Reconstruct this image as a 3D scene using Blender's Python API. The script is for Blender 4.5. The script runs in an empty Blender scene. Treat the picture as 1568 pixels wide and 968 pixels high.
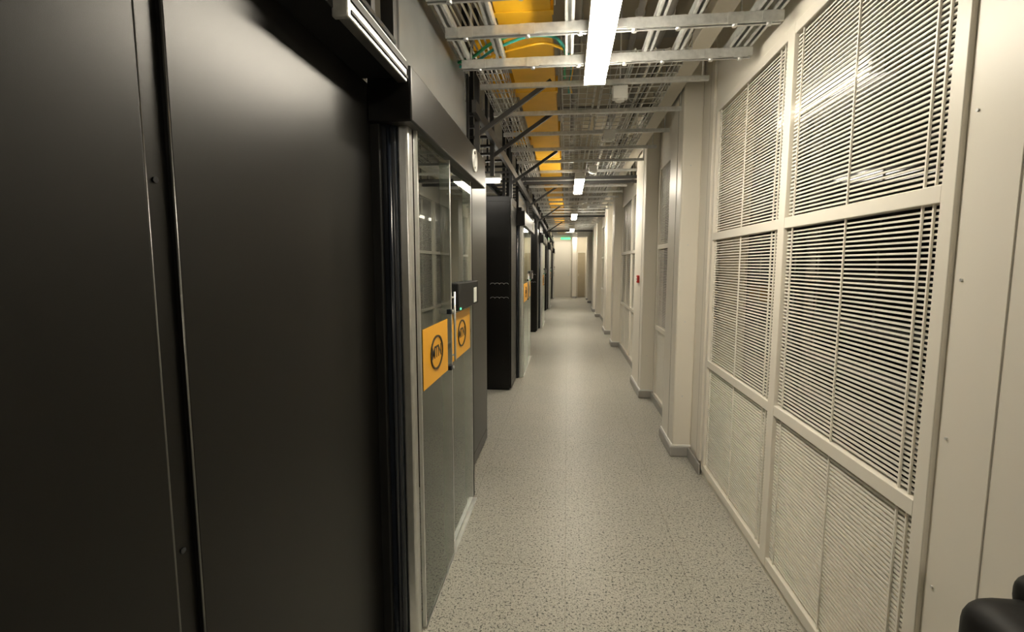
import bpy, bmesh, math, random
from mathutils import Vector, Matrix
random.seed(4)
scene = bpy.context.scene
scene.view_settings.view_transform = 'Standard'

# ---------------------------------------------------------------- materials
def mat(name, col, rough=0.5, metal=0.0, var=0.06, nscale=6.0, bump=0.0, spec=0.5, bscale=200):
    m = bpy.data.materials.new(name); m.use_nodes = True
    nt = m.node_tree; b = nt.nodes['Principled BSDF']
    b.inputs['Roughness'].default_value = rough
    b.inputs['Metallic'].default_value = metal
    b.inputs['Specular IOR Level'].default_value = spec
    tc = nt.nodes.new('ShaderNodeTexCoord')
    n = nt.nodes.new('ShaderNodeTexNoise'); n.inputs['Scale'].default_value = nscale
    n.inputs['Detail'].default_value = 4
    nt.links.new(tc.outputs['Object'], n.inputs['Vector'])
    r = nt.nodes.new('ShaderNodeValToRGB')
    r.color_ramp.elements[0].position = .3; r.color_ramp.elements[1].position = .7
    r.color_ramp.elements[0].color = tuple(c*(1-var) for c in col)+(1,)
    r.color_ramp.elements[1].color = tuple(min(1, c*(1+var)) for c in col)+(1,)
    nt.links.new(n.outputs['Fac'], r.inputs['Fac'])
    nt.links.new(r.outputs['Color'], b.inputs['Base Color'])
    if bump > 0:
        n2 = nt.nodes.new('ShaderNodeTexNoise'); n2.inputs['Scale'].default_value = bscale
        nt.links.new(tc.outputs['Object'], n2.inputs['Vector'])
        bp = nt.nodes.new('ShaderNodeBump'); bp.inputs['Strength'].default_value = bump
        bp.inputs['Distance'].default_value = .002
        nt.links.new(n2.outputs['Fac'], bp.inputs['Height'])
        nt.links.new(bp.outputs['Normal'], b.inputs['Normal'])
    return m

def emis(name, col, s):
    m = bpy.data.materials.new(name); m.use_nodes = True
    b = m.node_tree.nodes['Principled BSDF']
    b.inputs['Base Color'].default_value = col+(1,)
    b.inputs['Emission Color'].default_value = col+(1,)
    b.inputs['Emission Strength'].default_value = s
    return m

def glassmat(name, tint, ior=1.5, add=0.0):
    m = bpy.data.materials.new(name); m.use_nodes = True
    nt = m.node_tree; nt.nodes.clear()
    o = nt.nodes.new('ShaderNodeOutputMaterial'); mx = nt.nodes.new('ShaderNodeMixShader')
    f = nt.nodes.new('ShaderNodeFresnel'); f.inputs['IOR'].default_value = ior
    t = nt.nodes.new('ShaderNodeBsdfTransparent'); t.inputs['Color'].default_value = tint+(1,)
    g = nt.nodes.new('ShaderNodeBsdfGlossy'); g.inputs['Roughness'].default_value = .02
    g.inputs['Color'].default_value = (.95,1,.96,1)
    ad = nt.nodes.new('ShaderNodeMath'); ad.operation='ADD'; ad.inputs[1].default_value = add
    nt.links.new(f.outputs[0], ad.inputs[0]); nt.links.new(ad.outputs[0], mx.inputs[0])
    nt.links.new(t.outputs[0], mx.inputs[1]); nt.links.new(g.outputs[0], mx.inputs[2])
    nt.links.new(mx.outputs[0], o.inputs[0])
    return m

M = {}
M['wall'] = mat('wall_paint', (.78,.73,.62), .55, var=.02, nscale=1.5, bump=.05)
M['panel'] = mat('white_enamel', (.80,.76,.675), .38, var=.015, nscale=2)
M['slat'] = mat('grille_enamel', (.86,.83,.75), .4, var=.01)
M['ceil'] = mat('ceiling_paint', (.46,.42,.33), .8, var=.06, nscale=2)
M['black'] = mat('black_powdercoat', (.0035,.0032,.0027), .33, var=.1, nscale=2, bump=.08, spec=.36, bscale=900)
M['blackm'] = mat('black_matte', (.006,.006,.006), .55, var=.1, spec=.3)
M['blackg'] = mat('black_gloss', (.012,.015,.022), .2, var=.1)
M['alu'] = mat('aluminium', (.74,.75,.74), .3, 1.0, var=.06, nscale=20)
M['zinc'] = mat('galvanised_steel', (.68,.69,.68), .38, .75, var=.12, nscale=35)
M['yellow'] = mat('yellow_plastic', (.92,.50,.02), .4, var=.06)
M['stick'] = mat('yellow_sticker', (.76,.37,.015), .4, var=.02)
M['ink'] = mat('black_ink', (.03,.02,.01), .5)
M['white'] = mat('white_plastic', (.8,.8,.77), .4, var=.01)
M['skirt'] = mat('grey_skirting', (.34,.33,.31), .4, var=.06)
M['plate'] = mat('beige_plate', (.46,.40,.29), .5, var=.03)
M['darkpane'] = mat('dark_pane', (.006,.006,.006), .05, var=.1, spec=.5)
M['greyp'] = mat('grey_panel', (.15,.155,.155), .22, var=.05)
M['dgrey'] = mat('dark_grey_steel', (.05,.05,.05), .45, .3, var=.1)
M['red'] = mat('red_plastic', (.5,.03,.02), .35, var=.03)
M['green'] = mat('green_sheath', (.05,.45,.2), .4)
M['teal'] = mat('teal_sheath', (.05,.42,.38), .4)
M['trunk'] = mat('beige_trunking', (.70,.66,.57), .5, var=.03)
M['seam'] = mat('seam_line', (.40,.37,.32), .7)  # darker tone of the joints between panels
M['edge'] = mat('bright_bead', (.20,.20,.19), .3, .8)
M['lamp'] = emis('lamp_diffuser', (1,.905,.735), 70)
M['lampa'] = emis('lamp_diffuser_aisle', (1,.93,.80), 18)
M['lamprefl'] = emis('lamp_reflection_glow', (1,.95,.85), 8)  # emission that imitates a ceiling lamp mirrored in the grille pane
M['exit'] = emis('exit_green', (.05,.8,.25), 1.3)
M['led'] = emis('led_green', (.1,1,.4), 2)
M['glass'] = glassmat('door_glass', (.80,.87,.83), 1.5, .07)

# floor
def floormat():
    m = bpy.data.materials.new('speckled_vinyl_tile'); m.use_nodes = True
    nt = m.node_tree; b = nt.nodes['Principled BSDF']; L = nt.links.new
    tc = nt.nodes.new('ShaderNodeTexCoord')
    def ramp(src, p0, p1, c0, c1):
        r = nt.nodes.new('ShaderNodeValToRGB')
        r.color_ramp.elements[0].position=p0; r.color_ramp.elements[1].position=p1
        r.color_ramp.elements[0].color=c0+(1,); r.color_ramp.elements[1].color=c1+(1,)
        L(src, r.inputs['Fac']); return r.outputs['Color']
    def mix(kind, a, c, f=1.0):
        x = nt.nodes.new('ShaderNodeMixRGB'); x.blend_type=kind; x.inputs[0].default_value=f
        L(a, x.inputs[1]); L(c, x.inputs[2]); return x.outputs[0]
    n1 = nt.nodes.new('ShaderNodeTexNoise'); n1.inputs['Scale'].default_value=85; n1.inputs['Detail'].default_value=3
    n2 = nt.nodes.new('ShaderNodeTexNoise'); n2.inputs['Scale'].default_value=150; n2.inputs['Detail'].default_value=2
    n4 = nt.nodes.new('ShaderNodeTexNoise'); n4.inputs['Scale'].default_value=60; n4.inputs['Detail'].default_value=4
    n3 = nt.nodes.new('ShaderNodeTexNoise'); n3.inputs['Scale'].default_value=1.3
    for n in (n1,n2,n3,n4): L(tc.outputs['Object'], n.inputs['Vector'])
    base = ramp(n3.outputs['Fac'], .3,.7,(.47,.46,.405),(.51,.495,.44))
    dark = ramp(n1.outputs['Fac'], .38,.42,(.24,.25,.26),(1,1,1))
    dk2 = ramp(n2.outputs['Fac'], .38,.45,(.45,.45,.44),(1,1,1))
    lt = ramp(n4.outputs['Fac'], .40,.60,(.86,.86,.86),(1.0,1.0,1.0))
    c = mix('MULTIPLY', base, dark); c = mix('MULTIPLY', c, dk2); c = mix('MULTIPLY', c, lt)
    mp = nt.nodes.new('ShaderNodeMapping'); mp.inputs['Location'].default_value=(-.01,.03,0)
    L(tc.outputs['Object'], mp.inputs['Vector'])
    br = nt.nodes.new('ShaderNodeTexBrick'); br.offset=0; br.inputs['Scale'].default_value=1
    br.inputs['Brick Width'].default_value=.6; br.inputs['Row Height'].default_value=.6
    br.inputs['Mortar Size'].default_value=.0018; br.inputs['Mortar Smooth'].default_value=.2
    br.inputs['Color1'].default_value=(1,1,1,1); br.inputs['Color2'].default_value=(.96,.96,.96,1)
    br.inputs['Mortar'].default_value=(.68,.66,.62,1)
    L(mp.outputs[0], br.inputs['Vector'])
    c = mix('MULTIPLY', c, br.outputs['Color'])
    L(c, b.inputs['Base Color']); b.inputs['Roughness'].default_value=.38
    b.inputs['Specular IOR Level'].default_value=.38
    return m
M['floor'] = floormat()

# ---------------------------------------------------------------- builder
class B:
    def __init__(s, name):
        s.name=name; s.bm=bmesh.new(); s.mats=[]
    def mi(s, m):
        if m not in s.mats: s.mats.append(m)
        return s.mats.index(m)
    def _tag(s, verts, m, smooth=False):
        i=s.mi(m); fs=set()
        for v in verts:
            for f in v.link_faces: fs.add(f)
        for f in fs: f.material_index=i; f.smooth=smooth
        return fs
    def box(s, x0,x1,y0,y1,z0,z1, m, bev=0):
        r=bmesh.ops.create_cube(s.bm,size=1)
        mt=Matrix.Translation(((x0+x1)/2,(y0+y1)/2,(z0+z1)/2))@Matrix.Diagonal((abs(x1-x0),abs(y1-y0),abs(z1-z0),1))
        bmesh.ops.transform(s.bm,matrix=mt,verts=r['verts'])
        fs=s._tag(r['verts'],m)
        if bev>0:
            es=set(e for f in fs for e in f.edges)
            q=bmesh.ops.bevel(s.bm,geom=list(es),offset=bev,segments=3 if bev<.02 else 6,affect='EDGES',profile=.5)
            for f in q['faces']: f.material_index=s.mi(m); f.smooth=True
    def beam(s,p,q,w,h,m):
        p=Vector(p);q=Vector(q);d=q-p;L=d.length
        r=bmesh.ops.create_cube(s.bm,size=1)
        mt=Matrix.Translation((p+q)/2)@d.to_track_quat('Z','Y').to_matrix().to_4x4()@Matrix.Diagonal((w,h,L,1))
        bmesh.ops.transform(s.bm,matrix=mt,verts=r['verts']); s._tag(r['verts'],m)
    def cyl(s,p,q,r0,m,seg=12,r1=None):
        p=Vector(p);q=Vector(q);d=q-p
        r=bmesh.ops.create_cone(s.bm,cap_ends=True,segments=seg,radius1=r0,radius2=r0 if r1 is None else r1,depth=d.length)
        mt=Matrix.Translation((p+q)/2)@d.to_track_quat('Z','Y').to_matrix().to_4x4()
        bmesh.ops.transform(s.bm,matrix=mt,verts=r['verts'])
        for f in s._tag(r['verts'],m): f.smooth=len(f.verts)==4
    def ring(s,c,r,t,m,axis='X',sy=1,sz=1,seg=28,half=False):
        n=seg//2 if half else seg
        pts=[]
        for i in range(n+1):
            a=2*math.pi*i/seg
            u=math.cos(a)*r*sy; v=math.sin(a)*r*sz
            pts.append(Vector(c)+(Vector((0,u,v)) if axis=='X' else Vector((u,0,v))))
        for i in range(n): s.beam(pts[i],pts[i+1],t,t,m)
    def strut(s,p,q,m,w=.041,t=.004):
        p=Vector(p);q=Vector(q)
        if abs((q-p).x)>abs((q-p).y):
            x0,x1=sorted((p.x,q.x)); y=p.y; z=p.z
            s.box(x0,x1,y-w/2,y+w/2,z+w-t,z+w,m)
            for sg in(-1,1):
                s.box(x0,x1,y+sg*w/2-t/2,y+sg*w/2+t/2,z,z+w-t,m)
                s.box(x0,x1,y+sg*(w/2-.006)-.006,y+sg*(w/2-.006)+.006,z-t,z,m)
        else:
            y0,y1=sorted((p.y,q.y)); x=p.x; z=p.z
            s.box(x-w/2,x+w/2,y0,y1,z+w-t,z+w,m)
            for sg in(-1,1):
                s.box(x+sg*w/2-t/2,x+sg*w/2+t/2,y0,y1,z,z+w-t,m)
                s.box(x+sg*(w/2-.006)-.006,x+sg*(w/2-.006)+.006,y0,y1,z-t,z,m)
    def done(s,parent=None):
        me=bpy.data.meshes.new(s.name); s.bm.to_mesh(me); s.bm.free()
        for m in s.mats: me.materials.append(M[m])
        o=bpy.data.objects.new(s.name,me); scene.collection.objects.link(o)
        if parent: o.parent=parent
        return o

def empty(name):
    e=bpy.data.objects.new(name,None); scene.collection.objects.link(e); return e

def text(name,body,loc,rot,size,m,parent,ext=.0008,sx=1):
    c=bpy.data.curves.new(name,'FONT'); c.body=body; c.size=size; c.extrude=ext
    c.align_x='CENTER'; c.align_y='CENTER'; c.offset=size*.02
    c.materials.append(M[m])
    o=bpy.data.objects.new(name,c); scene.collection.objects.link(o)
    o.location=loc; o.rotation_euler=rot; o.scale=(sx,1,1)
    if parent: o.parent=parent
    return o

XR=1.01; CE=3.3; YB=-4.0; YE=23.6; XL=-6.0
# ---------------------------------------------------------------- shell
b=B('floor'); b.box(XL-.1,XR+1.0,YB-.1,YE+.1,-.1,0,'floor'); b.done()
b=B('ceiling'); b.box(XL-.1,XR+1.0,YB-.1,YE+.1,CE,CE+.1,'ceil'); b.done()
b=B('wall_left'); b.box(XL-.1,XL,YB,YE,0,CE,'wall'); b.done()
b=B('wall_back'); b.box(XL-.1,XR+1.0,YE,YE+.1,0,CE,'wall'); b.done()
b=B('wall_front'); b.box(XL-.1,XR+1.0,YB-.1,YB,0,CE,'wall'); b.done()

bays=[(-2.3,-.2,[-1.25]),(1.41,3.59,[2.45]),(4.46,5.62,[]),(6.62,9.22,[7.9]),(9.76,10.85,[]),(11.9,14.5,[13.2]),(15.0,16.1,[]),(17.2,19.8,[18.5]),(20.3,21.4,[])]
ZB=.05; ZT=2.62
b=B('wall_right')
b.box(XR+.25,XR+.35,YB,YE,0,CE,'wall')
prev=YB
for (y0,y1,_) in bays:
    b.box(XR,XR+.25,prev,y0,0,CE,'panel')
    b.box(XR,XR+.25,y0,y1,ZT,CE,'panel')
    b.box(XR,XR+.25,y0,y1,0,ZB,'panel')
    prev=y1
b.box(XR,XR+.25,prev,YE,0,CE,'panel')
b.done()
b=B('trim_1')
for y in (1.2375,.62,0.02): b.box(XR-.001,XR+.001,y,y+.0025,0,CE,'seam')
b.box(XR-.003,XR-.0003,1.24,1.40,.02,CE-.02,'panel',.001)
for z in [.25+i*.42 for i in range(7)]:
    b.cyl((XR-.007,1.375,z),(XR-.002,1.375,z),.004,'zinc',8)
b.done()
b=B('trim_2')
b.box(XR-.02,XR,3.62,3.70,0.1,CE-.2,'panel',.004)
b.box(XR-.004,XR+.001,3.755,3.762,0.1,CE,'seam')
b.done()

# grilles
for (y0,y1,mul) in bays:
    b=B('ventilation_grille')
    f=.05
    ys=[y0]+mul+[y1]
    x0,x1=XR-.014,XR+.03
    b.box(x0,x1,y0,y0+f,ZB,ZT,'panel',.003); b.box(x0,x1,y1-f,y1,ZB,ZT,'panel',.003)
    for z,w in((ZB+.0,.05),(.825,.05),(1.715,.05),(ZT-.05,.05)):
        b.box(x0+.001,x1,y0+f,y1-f,z,z+w,'panel',.003)
    for y in mul: b.box(x0-.001,x1,y-.035,y+.035,ZB,ZT,'panel',.003)
    far=y0>7 or y0<0
    for (za,zc,p,th,dp) in ((ZB+.055,.822,.0160,.0085,.012),(.88,1.712,.0165,.0062,.008),(1.77,ZT-.052,.0165,.0064,.008)):
        if far: p*=2; th*=2
        z=za+p*.4
        while z<zc-th:
            b.box(XR+.004,XR+.004+dp,y0+f,y1-f,z,z+th,'slat'); z+=p
    for i in range(len(ys)-1):
        a=ys[i]+.05; c=ys[i+1]-.04
        for k in((.04,.0),(.085,.0),(0,.5),(-.05,1)):
            y=a+k[0]+(c-a)*k[1]
            b.box(XR-.002,XR+.004,y-.003,y+.003,ZB+.05,ZT-.05,'slat')
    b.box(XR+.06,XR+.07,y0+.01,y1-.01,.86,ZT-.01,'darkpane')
    b.box(XR+.024,XR+.06,y0+.01,y1-.01,ZB,.86,'slat')
    if len(mul): b.box(XR+.045,XR+.058,y1-(y1-mul[0])*.47,y1-.01,.87,ZT-.01,'plate')
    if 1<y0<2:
        b.cyl((XR+.032,1.90,2.225),(XR+.032,2.62,2.235),.009,'lamprefl',10)  # added glowing strip and end blocks, standing in for the ceiling lamp's reflection
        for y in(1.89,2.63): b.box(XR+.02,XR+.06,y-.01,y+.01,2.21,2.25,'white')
    b.done()

# columns
cols=[(3.95,4.40),(5.70,6.45),(9.3,9.68),(10.95,11.7),(14.58,14.94),(16.2,17.0),(19.9,20.25),(21.5,22.2)]
for y0,y1 in cols:
    b=B('wall_column')
    b.box(.865,XR+.002,y0,y1,0,CE,'panel',.012)
    b.box(.862,.866,y0+.16,y0+.165,.1,CE,'seam')
    b.box(.845,XR+.003,y0-.014,y1+.014,0,.085,'skirt',.012)
    b.box(.855,XR+.003,y0-.008,y1+.008,.084,.1,'white',.003)
    for z in(.5,1.1,1.7,2.3):
        b.cyl((.93,y0-.004,z),(.93,y0+.002,z),.005,'zinc',8)
    b.done()
b=B('baseboard_right')
for a,c in [(3.6,3.93)]+[(4.42,5.68)]+[(6.47,9.28),(9.7,10.93),(11.72,14.56),(14.96,16.18),(17.02,19.88),(20.27,21.48),(22.2,23.58)]:
    b.box(XR-.03,XR-.0145,a,c,0,.085,'skirt',.004)
b.done()
b=B('fire_call_point')
b.box(.838,.866,5.98,6.07,1.33,1.42,'red',.006)
b.box(.834,.840,6.0,6.05,1.352,1.398,'white',.002)
b.cyl((.832,6.025,1.375),(.836,6.025,1.375),.008,'blackm')
b.done()

# end of corridor
b=B('door_1')
b.box(-.58,.18,YE-.05,YE-.004,0,2.62,'panel')
b.box(-.62,-.58,YE-.08,YE-.002,0,2.68,'trunk',.005); b.box(.18,.22,YE-.08,YE-.002,0,2.68,'trunk',.005)
b.box(-.58,.18,YE-.08,YE-.002,2.62,2.68,'trunk',.005)
b.box(.08,.11,YE-.11,YE-.045,1.0,1.16,'alu',.004)
b.done()
b=B('exit_sign'); b.box(-.30,.16,YE-.16,YE-.1,2.70,2.90,'white',.006); b.box(-.29,.15,YE-.166,YE-.159,2.715,2.885,'exit')
for x in(-.2,.06): b.cyl((x,YE-.13,2.9),(x,YE-.13,CE),.008,'zinc')
b.done()
b=B('door_2')
b.box(.52,.86,YE-.06,YE-.003,0,2.1,'plate'); 
b.box(.48,.52,YE-.08,YE-.002,0,2.14,'panel'); b.box(.86,.9,YE-.08,YE-.002,0,2.14,'panel'); b.box(.52,.86,YE-.08,YE-.002,2.1,2.14,'panel')
b.box(.55,.57,YE-.09,YE-.055,1.0,1.12,'alu',.003)
b.done()
b=B('wall_column'); b.box(.24,.45,YE-.9,YE-.003,0,CE,'panel',.01); b.box(.23,.46,YE-.91,YE-.003,0,.085,'skirt',.008); b.done()

# ---------------------------------------------------------------- lamps
def lamp(name,x,y0,y1,z,m='lamp',w=.06):
    b=B(name)
    b.box(x-w,x+w,y0,y1,z+.035,z+.07,'white',.006)
    b.box(x-w+.004,x+w-.004,y0+.02,y1-.02,z,z+.036,m)
    for yy in(y0+.0,y1-.02): b.box(x-w,x+w,yy,yy+.02,z-.001,z+.037,'white')
    for y in(y0+.2,y1-.2): b.cyl((x,y,z+.065),(x,y,CE),.004,'zinc',8)
    b.done()
for ye in (-1.3,2.96,7.35,11.5,15.7):
    lamp('fluorescent_lamp',.145,ye-1.3,ye,2.57)
def lampx(x0,x1,y,z,m='lampa'):
    b=B('fluorescent_lamp')
    b.box(x0,x1,y-.06,y+.06,z+.03,z+.08,'white',.005); b.box(x0+.02,x1-.02,y-.055,y+.055,z,z+.031,m)
    for x in(x0+.2,x1-.2): b.cyl((x,y,z+.07),(x,y,CE),.004,'zinc',8)
    b.done()
lampx(-.60,.90,22.45,2.96,'lamp'); lampx(-1.9,-.75,20.9,2.6,'lamp')  # both added to brighten the far end of the corridor

# ---------------------------------------------------------------- rack rows / containment modules
XF=-.72
def rings_handle(b,x,y,z):
    b.ring((x,y,z),.028,.004,'zinc','Y',1,.6,16,True)

def rack_block(y0,y1,xf,zt,hooks=False,name='server_rack_row'):
    b=B(name)
    b.box(-3.6,xf,y0,y1,.03,zt,'black',.004)
    b.box(-3.58,xf-.03,y0+.02,y1-.02,0,.03,'blackm')
    n=4; w=(3.6+xf)/n
    for i in range(n):
        xa=-3.6+i*w
        for yy,sg in((y0,-1),(y1,1)):
            b.box(xa+.02,xa+w-.02,min(yy,yy+sg*.012),max(yy,yy+sg*.012),.08,zt-.06,'black',.003)
            b.box(xa+.05,xa+.065,min(yy+sg*.012,yy+sg*.03),max(yy+sg*.012,yy+sg*.03),1.0,1.25,'zinc')
    for z in(.12,zt-.1): b.box(xf-.001,xf+.002,y0+.05,y1-.05,z,z+.004,'blackg')
    for y in(y0+.1,y1-.1):
        for x in(xf-.1,xf-1.4,-3.3): b.beam((x,y,zt),(x,y,CE),.035,.035,'blackm')
    if hooks:
        for z in(1.31,1.14):
            for k in range(4):
                rings_handle(b,xf-.06-.055*k-.0,y0-.016,z)
    b.done()

def containment(y0,y1,xg,zt,mid=None):
    e=empty('sliding_glass_door')
    b=B('frame')
    b.box(-.73,-.635,y0-.085,y0-.03,0.0,2.25,'blackg',.012)
    b.box(-.74,-.685,y0-.11,y0-.04,0.0,2.2,'blackm',.006)
    b.cyl((-.66,y0-.085,0),(-.66,y0-.085,2.2),.009,'blackg',12)
    b.box(-.637,-.592,y0-.065,y0-.01,0,2.20,'alu',.010)
    b.box(-.66,-.60,y1+.0,y1+.05,0,2.08,'blackm',.006)
    b.box(-.72,-.555,y0-.13,y1+.28,2.06,2.25,'black',.006)
    b.box(-.625,-.575,y0,y1,0,.008,'alu')
    b.done(e)
    mid=mid or (y0+y1)/2
    leaves=B('glass_leaves')
    leaves.box(xg-.006,xg+.004,y0+.0,mid-.005,.012,2.06,'glass')
    leaves.box(xg-.026,xg-.016,mid-.02,y1,.012,2.06,'glass')
    leaves.done(e)
    b=B('fittings')
    b.box(xg-.008,xg+.006,mid-.016,mid-.004,.012,2.06,'alu')
    b.box(xg-.028,xg-.014,y1-.012,y1,.012,2.06,'alu')
    b.box(xg-.008,xg+.006,y0-.002,y0+.01,.012,2.06,'alu')
    for z in(1.03,1.315):
        b.box(xg-.02,xg+.016,mid-.06,mid-.002,z-.012,z+.012,'blackg',.003)
        b.cyl((xg+.015,mid-.03,z),(xg+.020,mid-.03,z),.008,'alu')
    for z in(1.08,1.38):
        b.cyl((xg-.016,mid+.035,z),(xg+.012,mid+.035,z),.005,'alu')
    b.cyl((xg+.012,mid+.035,1.05),(xg+.012,mid+.035,1.41),.006,'alu')
    ya=mid+.08
    b.box(xg-.016,xg+.024,ya,y1+.02,1.305,1.45,'blackm',.006)
    b.box(xg+.024,xg+.027,y1-.14,y1-.05,1.32,1.41,'white',.002)
    b.box(xg+.024,xg+.028,ya+.03,ya+.045,1.31,1.32,'led')
    b.done(e)
    b=B('stickers')
    b.box(xg+.0045,xg+.006,y0+.03,mid-.10,1.03,1.285,'stick')
    b.box(xg-.0155,xg-.014,mid+.07,y1-.07,1.03,1.285,'stick')
    ca=(y0+.03+mid-.10)/2; cb=(mid+.07+y1-.07)/2
    b.ring((xg+.007,ca,1.157),.085,.008,'ink','X',1.15,.86); b.ring((xg-.013,cb,1.157),.085,.008,'ink','X',1.15,.86)
    yc=y1-.11
    b.ring((-.552,yc,2.165),.062,.008,'white','X',.95,1.0)
    b.ring((-.552,yc,2.165),.034,.005,'white','X',.6,1.0)
    b.done(e)
    R=(math.pi/2,0,math.pi/2)
    text('label_text','MTN',(xg+.0065,ca,1.157),R,.075,'ink',e)
    text('label_text','MTN',(xg-.0135,cb,1.157),R,.075,'ink',e)
    b=B('upper_panel')
    b.box(-.68,-.665,y0+.05,y1+.2,2.33,2.78,'greyp')
    b.box(-.69,-.65,y0-.0,y1+.25,2.30,2.33,'dgrey'); b.box(-.69,-.65,y0-.0,y1+.25,2.78,2.81,'zinc')
    for y in(y0+.02,y1+.22): b.box(-.69,-.652,y-.02,y+.02,2.25,CE,'blackm')
    b.box(-.70,-.60,y0-.1,y1+.2,2.25,2.30,'blackm',.004)
    b.done(e)
    return e

b=B('black_partition_panel')
b.box(-.78,XF,.845,1.81,.0,2.2,'black',.004)
b.box(-.78,XF-.012,.785,.845,.0,2.2,'black')
b.box(-.78,XF,-.6,.785,.0,2.2,'black',.004)
b.box(-.78,XF,-2.5,-.605,.0,2.2,'black',.004)
for y in(.785,.845): b.cyl((XF-.002,y,0),(XF-.002,y,2.2),.0022,'edge',8)
for z in(.3,1.0,1.7): b.cyl((XF-.012,.815,z),(XF-.009,.815,z),.006,'blackg',8)
b.box(-.82,-.60,-2.5,1.73,2.2,2.30,'blackm',.004)
b.box(-.82,-.66,-2.5,1.70,2.30,2.60,'blackm')
for y in(1.35,1.62,1.83): b.box(-.69,-.64,y,y+.035,2.30,CE,'dgrey',.003)
b.beam((-.66,1.30,2.32),(-.66,1.84,2.75),.03,.03,'dgrey')
b.box(-.69,-.64,1.0,1.86,2.66,2.70,'dgrey',.003)
b.done()
b=B('door_track_rail')
b.box(-.60,-.565,1.28,1.74,2.185,2.262,'alu',.004)
b.box(-.5655,-.560,1.285,1.735,2.197,2.205,'blackm'); b.box(-.5655,-.560,1.285,1.735,2.228,2.249,'blackm')
b.box(-.605,-.561,1.262,1.282,2.18,2.268,'zinc',.004)
b.box(-.61,-.56,1.30,1.62,2.262,2.275,'blackg')
b.done()
rack_block(-2.5,1.72,-.79,2.18)
containment(1.885,3.06,-.585,2.25,2.43)
rack_block(3.16,4.13,-.68,2.30)
b=B('end_closure_panel'); b.box(-3.7,-3.61,1.72,3.16,0,2.25,'greyp'); b.done()
S=5.87
while S<22:
    rack_block(S,S+.60,-.664,2.36,hooks=True)
    containment(S+.75,min(S+2.3,YE-.4),-.585,2.25)
    if S+2.9<YE: rack_block(S+2.38,min(S+3.4,YE-.1),-.68,2.30)
    b=B('end_closure_panel'); b.box(-3.7,-3.61,S+.6,min(S+2.38,YE-.05),0,2.25,'greyp'); b.done()
    S+=5.25
for y in(5.25,10.4,15.6):
    lampx(-2.1,-.70,y,2.42); lampx(-4.6,-3.3,y,2.5)
for y in(2.45,7.3,12.6,17.8):
    lampx(-2.6,-1.3,y,2.7)

# ---------------------------------------------------------------- overhead steelwork
b=B('strut_support_frame')
for y in(1.45,1.8,2.13,2.47,2.85):
    b.strut((-.60,y,2.65),(.96,y,2.65),'zinc')
for x in(-.58,-.38,.0,.42,.58,.93): b.strut((x,1.4,2.695),(x,2.9,2.695),'zinc')
for x in(.86,): b.strut((x,2.3,2.695),(x,2.95,2.695),'zinc')
for x in(-.55,.9):
    for y in(1.8,2.85): b.cyl((x,y,2.7),(x,y,CE),.006,'zinc',8)
for x in(-.5,-.2,.05,.3,.5,.75,.9):
    for y in(2.13,2.47,2.85):
        b.cyl((x,y-.01,2.63),(x,y-.01,2.65),.012,'zinc',6)
        b.box(x-.035,x+.035,y-.026,y-.022,2.64,2.69,'zinc')
b.done()
b=B('cross_strut_rail')
y=3.43
while y<22.2:
    b.strut((-.6,y,2.74),(.9,y,2.74),'zinc',.026)
    for x in(-.52,.86): b.cyl((x,y,2.76),(x,y,CE),.005,'zinc',6)
    y+=.62
b.done()
YT=YE-1.5
def basket(x0,x1,z,y0,y1,h=.08):
    b=B('wire_cable_basket'); t=.0045
    n=int((x1-x0)/.06)
    for i in range(n+1):
        x=x0+(x1-x0)*i/n; b.box(x-t/2,x+t/2,y0,y1,z,z+t,'zinc')
    for x in(x0,x1):
        for zz in(.04,h): b.box(x-t/2,x+t/2,y0,y1,z+zz,z+zz+t,'zinc')
    y=y0
    while y<y1:
        b.box(x0,x1,y-t/2,y+t/2,z-t,z,'zinc')
        for x in(x0,x1): b.box(x-t/2,x+t/2,y-t/2,y+t/2,z-t,z+h,'zinc')
        y+=.12
    b.done()
basket(.24,.70,2.79,3.05,YT)
basket(-.05,.20,2.84,3.05,YT)
basket(-.60,-.42,2.79,3.3,YT)
b=B('cable_bundle')
for i in range(9):
    x=.32+.35*random.random(); z=2.80+.02*random.random()
    x2=x
    for j in range(18):
        y0=3.1+j; nx=x2+random.uniform(-.02,.02)
        b.cyl((x2,y0,z),(nx,y0+1,z),.006,random.choice(['white','zinc','trunk','blackm','skirt']),6); x2=nx
b.done()
b=B('cable_trunking')
b.box(.735,.85,2.6,YT,2.86,2.93,'trunk',.004)
for i in range(13): b.cyl((.79,3.0+1.5*i,2.92),(.79,3.0+1.5*i,CE),.006,'zinc',8)
b.done()
b=B('yellow_fibre_duct')
def uch(x0,x1,y0,y1,z,h=.1,t=.006,along='y'):
    b.box(x0,x1,y0,y1,z,z+t,'yellow')
    if along=='y':
        b.box(x0,x0+t,y0,y1,z,z+h,'yellow'); b.box(x1-t,x1,y0,y1,z,z+h,'yellow')
    else:
        b.box(x0,x1,y0,y0+t,z,z+h,'yellow'); b.box(x0,x1,y1-t,y1,z,z+h,'yellow')
uch(-.39,-.10,1.2,YT,2.87)
uch(-.62,-.39,3.95,4.2,2.93,along='x'); uch(-.62,-.39,5.6,5.85,2.93,along='x')
uch(-.62,-.39,3.3,3.55,2.93,along='x')
y=1.5
while y<22:
    b.box(-.405,-.085,y,y+.05,2.865,2.98,'yellow',.003)
    for x in(-.41,-.08): b.cyl((x,y+.02,2.9),(x,y+.02,CE),.005,'zinc',6)
    y+=1.2
b.done()
b=B('black_cross_beam')
for y in(6.85,7.2,12.2,17.5):
    b.box(-.64,.98,y,y+.045,2.70,2.74,'dgrey')
    for x in(-.6,.9): b.cyl((x,y+.02,2.74),(x,y+.02,CE),.008,'blackm',8)
b.done()
b=B('diagonal_brace')
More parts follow.
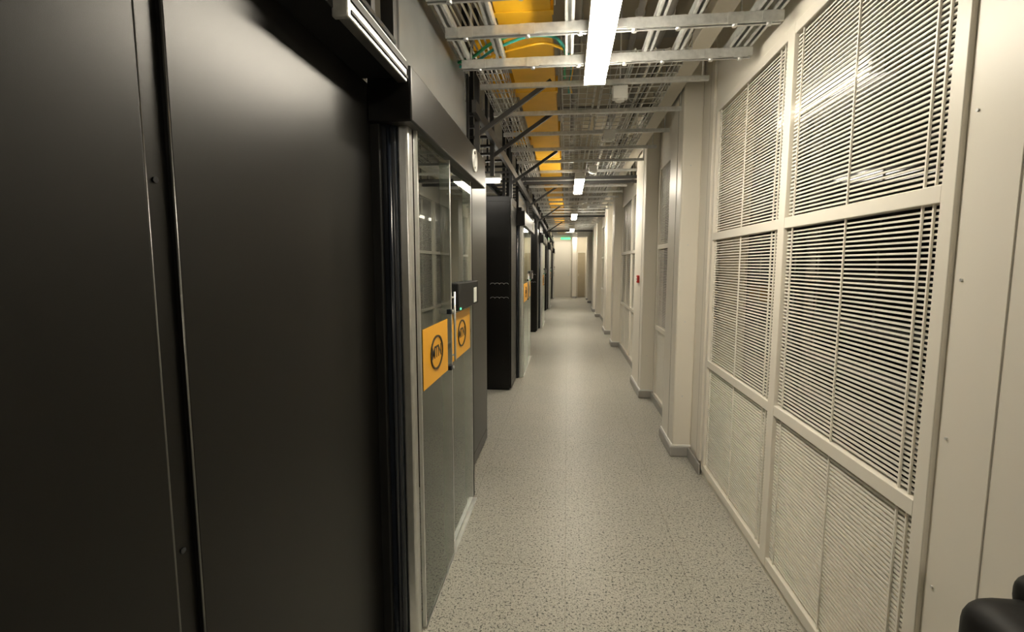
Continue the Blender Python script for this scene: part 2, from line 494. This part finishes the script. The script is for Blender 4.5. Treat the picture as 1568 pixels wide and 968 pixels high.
for y in(3.5,4.2,5.6,7.9,10.6,14.5):
    b.beam((-.12,y,2.80),(-.64,y+.02,2.46),.022,.03,'dgrey')
    b.beam((-.64,y+.02,2.30),(-.64,y+.02,CE),.035,.035,'dgrey')
b.done()
b=B('black_cable_ladder')
for x in(-.62,-1.0): b.box(x-.015,x+.015,3.3,YE-.2,2.55,2.63,'dgrey')
y=3.4
while y<23: b.box(-1.0,-.62,y,y+.03,2.56,2.58,'dgrey'); y+=.3
for y in(3.8,6.2,9,12,15,18,21): 
    for x in(-.62,-1.0): b.beam((x,y,2.6),(x,y,CE),.02,.02,'blackm')
b.done()
b=B('ceiling_pipe')
for x,r in((.05,.03),(.45,.022),(.62,.04)):
    b.cyl((x,YB+.05,3.16),(x,YE-.05,3.16),r,'skirt',16)
    y=-3
    while y<23:
        b.ring((x,y,3.16),r+.006,.012,'zinc','Y',seg=14); b.cyl((x,y,3.16+r),(x,y,CE),.005,'zinc',6); y+=1.6
b.done()
b=B('ceiling_beam')
y=1.9
while y<23.3:
    b.box(XL+.01,XR-.01,y,y+.09,3.21,CE,'skirt'); y+=1.9
b.done()
for (x,y,z) in((.34,3.47,2.65),(.36,4.55,2.65),(.3,6.1,2.65),(.34,9.9,2.65)):
    b=B('smoke_detector_box')
    b.box(x-.05,x+.05,y-.03,y+.03,z,z+.085,'white',.008)
    b.cyl((x,y,z-.012),(x,y,z+.002),.03,'white',16); b.cyl((x,y,z+.08),(x,y,CE),.005,'white',8)
    b.done()
def cable(name,pts,r,m):
    c=bpy.data.curves.new(name,'CURVE'); c.dimensions='3D'; c.bevel_depth=r; c.bevel_resolution=2
    s=c.splines.new('BEZIER'); s.bezier_points.add(len(pts)-1)
    for p,q in zip(s.bezier_points,pts): p.co=q; p.handle_left_type='AUTO'; p.handle_right_type='AUTO'
    c.materials.append(M[m]); o=bpy.data.objects.new(name,c); scene.collection.objects.link(o)
cable('earth_cable',[(-.66,3.02,2.755),(-.57,2.95,2.75),(-.40,2.78,2.76),(-.2,2.72,2.775),(-.06,2.95,2.82),(-.03,3.6,2.85)],.009,'green')
cable('earth_cable',[(-.66,3.06,2.745),(-.55,2.99,2.745),(-.38,2.81,2.745),(-.17,2.78,2.78),(-.02,3.1,2.83),(-.0,3.9,2.85)],.008,'teal')
cable('earth_cable',[(-.66,3.10,2.76),(-.5,3.0,2.76),(-.30,2.95,2.79),(-.12,2.98,2.82),(.02,3.9,2.85)],.008,'yellow')
for i in range(5):
    x=-.56+.03*i
    cable('data_cable',[(x-.05,1.6+.1*i,2.76),(x,2.3,2.75),(x,3.4,2.80),(x+.01,5,2.805),(x,9,2.805)],.006,random.choice(['blackm','skirt','white']))

# ---------------------------------------------------------------- camcorder on a tripod (bottom right)
e=empty('video_camera_tripod')
b=B('body')
b.box(.70,.86,.74,.925,.81,.970,'blackm',.055)
b.box(.80,.88,.79,.935,.92,1.005,'blackm',.035)
b.cyl((.785,.66,.89),(.785,.76,.89),.042,'blackm',24); b.cyl((.785,.65,.89),(.785,.665,.89),.047,'blackg',24)
b.box(.697,.703,.81,.86,.87,.91,'blackg',.002)
b.done(e)
b=B('tripod')
b.cyl((.79,.83,.77),(.79,.83,.83),.03,'blackm',16); b.cyl((.79,.83,.55),(.79,.83,.78),.016,'blackm')
for a in(0,2.1,4.2): b.cyl((.79,.83,.72),(.79+.17*math.cos(a+.9),.83+.17*math.sin(a+.9),0),.013,'blackm',10,.009)
b.done(e)

# ---------------------------------------------------------------- world + camera
w=bpy.data.worlds.new('world'); scene.world=w; w.use_nodes=True
w.node_tree.nodes['Background'].inputs[0].default_value=(1,.93,.8,1)
w.node_tree.nodes['Background'].inputs[1].default_value=.05
cd=bpy.data.cameras.new('camera'); cam=bpy.data.objects.new('camera',cd); scene.collection.objects.link(cam)
cd.sensor_width=36; cd.lens=748/1568*36; cd.clip_start=.02
cam.location=(0,0,1.55); cam.rotation_euler=(math.radians(90-6.03),0,math.radians(6.37))
scene.camera=cam
